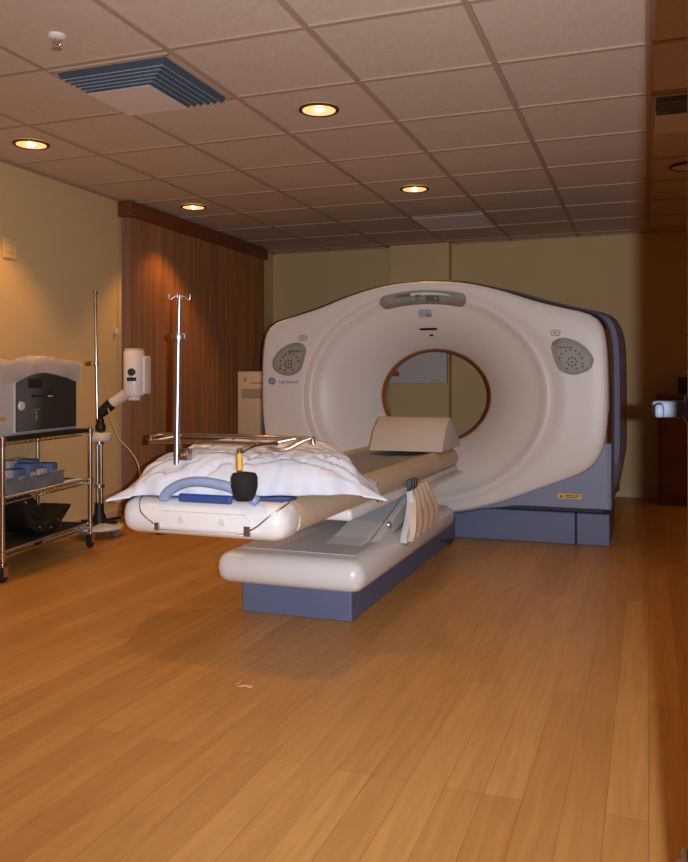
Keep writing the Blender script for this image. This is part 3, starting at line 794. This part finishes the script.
pillow('pillow', 'plump wrinkled white pillow behind the blue handle, front one at the table foot', 1.00, .50, .142, pc, TH + math.radians(1), M['pillow'], 1.7, .632, (.10, .10), .085)
pc = cam3(262, 0, 3.69)
pillow('pillow', 'warm white pillow lying just behind the larger wrinkled pillow', .86, .36, .15, pc, TH - math.radians(2), M['pillow2'], 5.2, .626, (.05, .05), .05)

# ------------------------------------------------------------------ steel cart on the left
CA = math.radians(99.64); CO = Vector((-3.40, 3.905, 0)); CM = Matrix.Translation(CO) @ Matrix.Rotation(CA, 4, 'Z')
cart = thing('utility_cart', 'chrome wire utility cart with three shelves by the left wall', 'cart', CO, CA)
LX, LY = .475, .18
for sx in (-1, 1):
    for sy in (-1, 1):
        bm = B(); tube(bm, [(sx * LX, sy * LY, .105), (sx * LX, sy * LY, .75)], .0125, 14)
        for z in (.14, .42, .725): lathe(bm, [(.0125, -.02), (.017, -.018), (.0185, .018), (.0125, .02)], (sx * LX, sy * LY, z), n=14)
        lathe(bm, [(0, .012), (.012, .006), (.0135, 0)], (sx * LX, sy * LY, .75), n=14)
        obj('post', bm, M['chrome'], cart, True, smooth=50)
        bm = B(); tube(bm, [(sx * LX, sy * LY, .07), (sx * LX, sy * LY, .108)], .009, 8)
        box(bm, sx * LX - .02, sx * LX + .02, sy * LY - .022, sy * LY - .017, .03, .085, .001, 1); box(bm, sx * LX - .02, sx * LX + .02, sy * LY + .017, sy * LY + .022, .03, .085, .001, 1); box(bm, sx * LX - .02, sx * LX + .02, sy * LY - .022, sy * LY + .022, .08, .086)
        cs = obj('caster', bm, M['chrome'], cart, True)
        bm = B(); lathe(bm, [(0, -.014), (.02, -.015), (.036, -.013), (.042, -.007), (.042, .007), (.036, .013), (.02, .015), (0, .014)], (sx * LX, sy * LY, .0425), 'Y', 24); obj('wheel', bm, M['rubber'], cs, True, smooth=40)
for z in (.14, .42, .725):
    bm = B()
    for dz in (-.014, .012):
        tube(bm, [(-LX, -LY, z + dz), (LX, -LY, z + dz)], .004, 6); tube(bm, [(-LX, LY, z + dz), (LX, LY, z + dz)], .004, 6)
        tube(bm, [(-LX, -LY, z + dz), (-LX, LY, z + dz)], .004, 6); tube(bm, [(LX, -LY, z + dz), (LX, LY, z + dz)], .004, 6)
    for y in (-LY, LY):
        pts = [(-LX + .02 + i * (2 * LX - .04) / 36, y, z + (.010 if i % 2 else -.012)) for i in range(37)]
        tube(bm, pts, .002, 4)
    for i in range(30):
        x = -LX + (i + .5) * 2 * LX / 30; tube(bm, [(x, -LY, z + .014), (x, LY, z + .014)], .0018, 4)
    obj('shelf', bm, M['bronze'], cart, True)
bm = B(); box(bm, -LX + .012, LX - .012, -LY + .004, LY - .01, .741, .749, .002, 1); obj('shelf_liner', bm, M['rubber'], cart, True)
bm = B(); box(bm, -LX + .03, LX - .03, -LY - .007, -LY - .0045, .727, .747); obj('shelf_edge_strip', bm, M['rubber'], cart, True)
bm = B(); box(bm, -LX + .05, LX - .03, -LY + .01, LY - .02, .157, .163, .002, 1); obj('bottom_liner', bm, M['rubber'], cart, True)
def CP(x, y, z): return CM @ Vector((x, y, z))
# warming cabinet on the cart
wb = thing('warming_cabinet', 'grey tabletop warming cabinet with dark glass door on the chrome cart', 'warming cabinet', CP(0, 0, .75), CA)
HW = .36
bm = B(); box(bm, -.50, .355, -.145, .15, 0, HW, .008, 2); obj('case', bm, M['boxgrey'], wb, True, smooth=50)
bm = B(); box(bm, -.325, .345, -.158, -.144, .012, HW - .012, .004, 2); dr = obj('door', bm, M['boxgrey'], wb, True)
bm = B(); box(bm, -.318, .332, -.1615, -.157, .02, HW - .016, .001, 1); obj('glass_pane', bm, M['glass'], dr, True)
bm = B(); lathe(bm, [(0, .012), (.022, .012), (.027, 0)], (0, 0, 0), 'Y', 24)
bmesh.ops.scale(bm, vec=(1, -1, 1), verts=bm.verts[:]); bmesh.ops.translate(bm, verts=bm.verts[:], vec=(-.275, -.161, .16)); obj('latch_knob', bm, M['plastic'], dr, True, smooth=40)
bm = B(); box(bm, -.17, -.02, -.164, -.161, .205, .218); box(bm, -.02, .07, -.164, -.161, .20, .245, .001, 1); box(bm, -.2, -.06, -.164, -.161, .255, .31, .001, 1); obj('dark_panel', bm, M['black'], dr, True)
for k_, a in enumerate(((-.155, -.085, -.164, -.161, .135, .139), (-.125, -.115, -.164, -.161, .075, .128), (.0, .02, -.166, -.161, .205, .213), (.03, .05, -.166, -.161, .207, .213))):
    bm = B(); box(bm, *a); obj('printed_mark', bm, M['panel' if k_ < 2 else 'ventwhite'], dr, True)
bm = B(); box(bm, -.46, -.40, -.149, -.144, .085, .105, .001, 1); obj('yellow_sticker', bm, M['tape'], wb, True)
# cloth over the cabinet
bm = B(); nu, nv = 60, 36; g = []
for i in range(nu + 1):
    u = i / nu; row = []
    for j in range(nv + 1):
        v = j / nv
        x = -.53 + .905 * u; fr = .045 + .075 * max(0, .36 - u) / .36 + .014 * math.sin(u * 9) + .03 * max(0, u - .80) / .2
        Lh = fr + .30; s = v * Lh
        if s < fr: y = -.172 - .004 * math.sin(u * 20); z = HW + .012 - (fr - s)
        else: y = -.172 + (s - fr) * 1.08; z = HW + .012
        hump = .045 * (.6 + noise.noise(Vector((u * 3.3, v * 2.1, 2.2)))) + .012 * noise.noise(Vector((u * 9, v * 6, .3)))
        z += max(0, hump + .008) * (1 if s >= fr else .6 * (s / fr) if fr else 1)
        y -= .010 * max(0, noise.noise(Vector((u * 8, v * 2, 4.4)))) * (1 if s < fr else 0)
        row.append(bm.verts.new((x + .01 * noise.noise(Vector((u * 5, v * 5, 8))), y, z)))
    g.append(row)
for i in range(nu):
    for j in range(nv): bm.faces.new((g[i][j], g[i + 1][j], g[i + 1][j + 1], g[i][j + 1]))
bmesh.ops.solidify(bm, geom=bm.faces[:], thickness=-.006)
cl = obj('folded_cloth', bm, M['cloth'], smooth=True); cl.location = CP(0, 0, .75); cl.rotation_euler = (0, 0, CA)
tag(cl, 'crumpled white cloth laid over the top of the warming cabinet', 'cloth')
# bin of packs on the middle shelf
bn = thing('plastic_bin', 'clear plastic bin of small packs on the middle shelf of the cart', 'bin', CP(0, 0, .436), CA)
bm = B(); X0, X1, Y0_, Y1_, H = -.40, .20, -.15, .10, .11
for a in ((X0, X1, Y0_, Y0_ + .004 , .0, .075), (X0, X1, Y1_ - .004, Y1_, 0, H), (X0, X0 + .004, Y0_, Y1_, 0, H), (X1 - .004, X1, Y0_, Y1_, 0, .075), (X0, X1, Y0_, Y1_, 0, .004), (X0 - .006, X1 + .006, Y0_ - .006, Y0_ + .004, .07, .08)): box(bm, *a)
obj('tub', bm, M['bin'], bn, True)
pk = None; n = 0
for i in range(5):
    for j in range(2):
        x = X0 + .065 + i * .115; y = Y0_ + .065 + j * .12; h = .12 + .03 * random.random() - (.02 if i > 2 else 0) + .02 * j
        bm = B(); box(bm, -.042, .042, -.05, .05, 0, h, .012, 2)
        box(bm, -.030, .030, -.0515, -.049, h * .35, h * .65, mi=1)
        m2 = [M['blueitem'], M['paleitem']] if (i + j) % 3 else [M['paleitem'], M['blueitem']]
        o = obj('supply_pack', bm, m2, smooth=40); o.location = CP(x, y, .441); o.rotation_euler = (0, 0, CA + random.uniform(-.08, .08))
        nm = ['at the near end', 'second from the near end', 'in the middle', 'second from the pole end', 'at the pole end'][i]
        col_ = 'blue' if (i + j) % 3 else 'pale'
        tag(o, f'{col_} supply pack standing in the clear bin, {"front" if j == 0 else "back"} row {nm}', 'supply pack', 'supply packs in the bin')
bm = B(); tube(bm, spline([CP(-.05, .12, .45), CP(.0, .13, .55), CP(.12, .13, .585), CP(.28, .12, .565), CP(.38, .10, .50), CP(.40, .08, .45)], 8), .006, 8)
tag(rebase(obj('cable_loop', bm, M['cable'], smooth=True)), 'beige cable looped on the middle shelf behind the plastic bin', 'cable')
# black folding stand on the bottom shelf
bs = thing('black_equipment_cradle', 'black angled equipment cradle lying on the bottom shelf of the cart', 'equipment', CP(.07, -.02, .1635), CA)
bm = B(); prism(bm, [(-.30, .22), (-.275, .235), (-.20, .12), (-.06, .055), (.06, .06), (.235, .135), (.24, .12), (.08, .012), (-.02, 0), (-.14, .02), (-.23, .08)], -.12, .08, 'XZ', bev=.006); obj('shell', bm, M['black'], bs, True, smooth=30)
bm = B(); prism(bm, [(-.29, .235), (-.12, .245), (-.04, .19), (.02, .08), (-.06, .06), (-.20, .13)], -.06, .02, 'XZ', bev=.01); obj('inner_block', bm, M['rubber'], bs, True, smooth=30)
for a, b in ((-.12, .05), (.0, .03), (.08, .06)):
    bm = B(); lathe(bm, [(0, .004), (.006, .004), (.006, 0)], (a, -.125, b), 'Y', 10); obj('screw', bm, M['chrome'], bs, True)
bm = B(); box(bm, -.205, -.165, -.064, -.058, .165, .205, .006, 1); obj('pale_tab', bm, M['paleitem'], bs, True)

# ------------------------------------------------------------------ injector on its stand
sx, sy = -3.485, 4.745
st = thing('power_injector_stand', 'white power injector head on a chrome pole stand with round white base', 'medical injector', (sx, sy, 0))
bm = B(); lathe(bm, [(0, .05), (.15, .05), (.165, .058), (.165, .066), (.15, .078), (.05, .092), (0, .092)], (sx, sy, 0), n=40); obj('base_disc', bm, M['white2'], st, smooth=40)
bm = B(); lathe(bm, [(0, .09), (.05, .09), (.045, .13), (.032, .16), (.03, .225), (0, .225)], (sx, sy, 0), n=24); obj('hub', bm, M['black'], st, smooth=40)
for a in (10, 82, 190, 285):
    c, s = math.cos(math.radians(a)), math.sin(math.radians(a)); rr = .20 if a == 82 else .13
    bm = B(); box(bm, .0, rr, -.014, .014, .088, .108, .005, 1, mtx=Matrix.Translation((sx, sy, 0)) @ Matrix.Rotation(math.radians(a), 4, 'Z')); obj('leg', bm, M['black'], st)
    q = .125
    bm = B(); lathe(bm, [(0, -.012), (.022, -.012), (.026, -.006), (.026, .006), (.022, .012), (0, .012)], (sx + q * c, sy + q * s, .026), 'X' if a in (82, 285) else 'Y', 18)
    tube(bm, [(sx + q * c, sy + q * s, .03), (sx + q * c, sy + q * s, .052)], .008, 8); obj('caster', bm, M['greyrubber'], st, smooth=40)
bm = B(); tube(bm, [(sx - .013, sy, .2), (sx - .016, sy, .70)], .013, 12); tube(bm, [(sx + .016, sy, .2), (sx + .013, sy, .70)], .013, 12)
lathe(bm, [(0, -.012), (.036, -.012), (.036, .012), (0, .012)], (sx, sy, .34), n=16); lathe(bm, [(0, -.015), (.03, -.015), (.03, .015), (0, .015)], (sx, sy, .635), n=16); obj('column', bm, M['chrome'], st, smooth=40)
bm = B(); lathe(bm, [(0, -.028), (.068, -.028), (.074, -.02), (.074, .02), (.068, .028), (0, .028)], (sx + .01, sy, .672), n=28); obj('collar', bm, M['plastic'], st, smooth=40)
bm = B(); tube(bm, [(sx - .014, sy, .69), (sx - .03, sy - .004, 1.645)], .0095, 12); lathe(bm, [(0, .008), (.016, .008), (.016, -.008), (0, -.008)], (sx - .03, sy - .004, 1.645), n=14); obj('mast', bm, M['chrome'], st, smooth=40)
bm = B(); tube(bm, [(sx - .026, sy, 1.16), (sx - .08, sy - .02, 1.165)], .006, 8); lathe(bm, [(0, -.018), (.016, -.016), (.018, 0), (.016, .016), (0, .018)], (sx - .075, sy - .02, 1.165), 'X', 14); lathe(bm, [(.0, -.014), (.017, -.014), (.017, .014), (0, .014)], (sx - .024, sy - .002, 1.165), n=14); obj('mast_knob', bm, M['bronze'], st, smooth=40)
bm = B()
for k in range(5): lathe(bm, [(0, -.003), (.0108, -.003), (.0108, .003), (0, .003)], (sx - .028, sy - .004, 1.48 + k * .025), n=12)
obj('mast_mark', bm, M['bronze'], st)
inj = st
bm = B(); lathe(bm, [(0, -.03), (.028, -.03), (.034, -.02), (.034, .015), (.024, .03), (.024, .055), (0, .055)], (sx + .01, sy, .735), n=20); obj('swivel', bm, M['black'], inj, smooth=40)
zi = 5.60
a0, a1, a2, a3 = cam3(103, 410, zi), cam3(111, 404, zi), cam3(129, 392, zi - .02), cam3(137, 380, zi - .03)
bm = B(); tube(bm, [(sx + .01, sy, .78), cam3(101, 412, zi + .03)], .018, 10); tube(bm, [cam3(101, 413, zi), a1 + (a1 - a0) * .1], [.034, .040], 16); obj('boot', bm, M['black'], inj, smooth=40)
bm = B(); tube(bm, spline([a1, cam3(120, 398, zi), a2, cam3(135, 387, zi - .02), a3], 6), [.036] * 9 + [.037] * 16, 16); obj('arm', bm, M['plastic'], inj, smooth=True)
hp = cam3(134, 374, zi - .02)
bm = B(); lathe(bm, [(0, .158), (.060, .158), (.068, .148), (.069, -.13), (.063, -.145), (.045, -.15), (.042, -.175), (.0, -.177)], hp, n=32); hd = obj('head', bm, M['white2'], inj, smooth=40)
hf = hp + Vector((ST, -CT, 0)) * .067
bm = B(); box(bm, hp.x + .02, hp.x + .082, hp.y + .0, hp.y + .085, hp.z - .135, hp.z + .12, .014, 3); obj('side_housing', bm, M['plastic'], hd, smooth=40)
bm = B(); lathe(bm, [(0, .02), (.022, .018), (.026, 0), (.026, -.02)], (0, 0, 0), 'Z', 16)
bmesh.ops.transform(bm, matrix=Matrix.Translation(hf + Vector((0, 0, .012))) @ Matrix.Rotation(TH, 4, 'Z') @ Matrix.Rotation(PI / 2, 4, 'X'), verts=bm.verts[:])
obj('knob', bm, M['black'], hd, smooth=40)
bm = B(); box(bm, -.03, .03, -.008, .01, -.012, .012, .004, 1, mtx=Matrix.Translation(hf + Vector((0, 0, -.035))) @ Matrix.Rotation(TH, 4, 'Z')); obj('label_strip', bm, M['black'], hd)
bm = B(); lathe(bm, [(0, .17), (.064, .168), (.064, .155), (0, .155)], hp, n=32); obj('cap', bm, M['tan'], hd, smooth=40)
bm = B(); tube(bm, spline([cam3(108, 408, zi - .03), cam3(113, 425, zi - .06), cam3(120, 440, zi - .08), cam3(131, 452, zi - .12), cam3(139, 468, zi - .2), cam3(141, 500, zi - .3)], 8), .0055, 8); obj('cable', bm, M['cable'], inj, smooth=True)

# ------------------------------------------------------------------ far cabinet, wall box, right cabinet
wc = thing('storage_cabinet', 'pale upright equipment cabinet between the blinds and the scanner', 'cabinet', (-3.13, 6.9, 0))
cx0, cx1, cy0 = -3.41, -2.82, 6.62
bm = B(); box(bm, cx0, cx1, cy0, 7.2, .03, 1.135, .008, 2); obj('case', bm, M['cabwhite'], wc, smooth=50)
bm = B(); box(bm, cx0 + .02, cx1 - .02, cy0 + .03, 7.17, 0, .03); obj('plinth', bm, M['black'], wc)
bm = B(); box(bm, cx0 + .04, cx1 - .04, cy0 - .004, cy0 + .002, .90, .985, .002, 1)
for z in (.915, .935, .955): box(bm, cx0 + .05, cx1 - .05, cy0 - .006, cy0 - .003, z, z + .006)
obj('vent_slot', bm, M['cabline'], wc)
bm = B(); box(bm, cx0 + .06, cx0 + .09, cy0 - .004, cy0 + .002, 1.05, 1.085, .002, 1); box(bm, cx0 + .13, cx1 - .06, cy0 - .004, cy0 + .002, 1.03, 1.04, .001, 1); obj('badge', bm, M['cabline'], wc)
wbx = thing('wall_cupboard', 'flat white wall box with red sticker on the column, seen through the bore', 'wall box', (-2.1, WB - .14, 1.03))
yb = WB - .14
bm = B(); box(bm, -2.52, -1.80, yb - .07, yb - .001, 1.03, 1.50, .008, 2); obj('case', bm, M['whitebox'], wbx)
bm = B(); box(bm, -2.37, -2.265, yb - .073, yb - .069, 1.10, 1.14)
box(bm, -2.35, -2.275, yb - .073, yb - .069, 1.142, 1.155); obj('red_sticker', bm, M['red'], wbx)
bm = B(); box(bm, -1.955, -1.865, yb - .073, yb - .069, 1.055, 1.063); box(bm, -1.85, -1.846, yb - .073, yb - .069, 1.25, 1.49); obj('print', bm, M['cabline'], wbx)
rcab = thing('wooden_cabinet', 'dark brown wooden cabinet against the back wall beside the scanner', 'cabinet', (.5, 7.77, 0))
bm = B(); box(bm, .075, 1.15, 7.56, WB - .02, .0, .91, .004, 1); obj('carcass', bm, M['cabwood'], rcab)
bm = B(); box(bm, .055, 1.17, 7.535, WB - .015, .91, .94, .004, 1); obj('counter', bm, M['cabwood'], rcab)
for x in (.10, .62):
    bm = B(); box(bm, x, x + .505, 7.543, 7.559, .09, .89, .003, 1); dd = obj('door', bm, M['cabwood'], rcab)
    hx = x + (.46 if x < .3 else .045)
    bm = B(); tube(bm, [(hx, 7.543, .72), (hx, 7.52, .72), (hx, 7.52, .82), (hx, 7.543, .82)], .005, 8); obj('handle', bm, M['steel'], dd)
prn = thing('black_printer', 'black box-shaped device standing on the brown wooden cabinet', 'device', (.45, 7.75, .94))
bm = B(); box(bm, .24, .66, 7.6, 7.9, .94, 1.085, .012, 2); obj('case', bm, M['printer'], prn, smooth=40)
bm = B(); box(bm, .28, .62, 7.594, 7.602, .97, .995); obj('slot', bm, M['black'], prn)
# scrap on the floor
c = cam3(246, 687, 837 * 1.034 / (687 - 383))
bm = B()
tube(bm, spline([(c.x - .03, c.y + .015, .005), (c.x - .034, c.y, .006), (c.x - .02, c.y - .01, .003), (c.x, c.y - .003, .006), (c.x + .02, c.y, .003)], 6), .0025, 6)
box(bm, c.x + .002, c.x + .026, c.y - .008, c.y + .012, .0, .006, .003, 1)
tag(rebase(obj('floor_scrap', bm, M['scrap'], smooth=40)), 'small pale scrap of tubing lying on the wood floor', 'scrap')

# ------------------------------------------------------------------ camera and light
cd = bpy.data.cameras.new('camera'); cam = bpy.data.objects.new('camera', cd); COL.objects.link(cam)
cam.location = (0, 0, HC); cam.rotation_euler = (PI / 2, 0, TH)
cd.sensor_fit = 'VERTICAL'; cd.sensor_height = 24.0; cd.sensor_width = 24.0; cd.lens = F * 24.0 / 862.0; cd.shift_y = -(431 - HY) / 862.0
cd.clip_start = .02; cd.clip_end = 60
SC.camera = cam

def lamp(name, kind, loc, power, color, **kw):
    l = bpy.data.lights.new(name, kind); l.energy = power; l.color = color
    for k_, v in kw.items(): setattr(l, k_, v)
    o = bpy.data.objects.new(name, l); COL.objects.link(o); o.location = loc; return o
# the camera's own flash, beside the lens
fl = lamp('flash', 'SPOT', (.086 * CT, -.03, HC + .01), 400, (.92, .95, 1.05), shadow_soft_size=.008, spot_size=math.radians(112), spot_blend=1.0)
fl.rotation_euler = (math.radians(97), 0, TH)
WARM = (1.0, .46, .09)
for x in (-3.27, -1.525, .22, 1.75):  # far-right column is unseen, added as warm fill
    for y in (2.03, 3.83, 5.62, 7.3):
        if (y > 7 and x < 0) or (abs(x - .22) < .1 and y > 5): continue
        over = abs(x + 1.525) < .1 and y < 3
        o = lamp('downlight_or_fill_beam', 'SPOT', (x, y, CEIL - .03), (36 if x < -3 else 30 if over else 16 if x > 1 else 8 if y < 3 or (x < -1 and y < 4) else 11), WARM, spot_size=math.radians(100 if x < -3 else 112), spot_blend=.45 if x < -3 else .75, shadow_soft_size=.03 if over else .05)

w = bpy.data.worlds.new('World'); SC.world = w; w.use_nodes = True
bg = w.node_tree.nodes['Background']; bg.inputs['Color'].default_value = (1, .5, .2, 1); bg.inputs['Strength'].default_value = .05
SC.view_settings.view_transform = 'Standard'
SC.view_settings.look = 'None'
SC.view_settings.exposure = 0.0
SC.cycles.use_denoising = True
SC.cycles.max_bounces = 8
SC.cycles.diffuse_bounces = 5
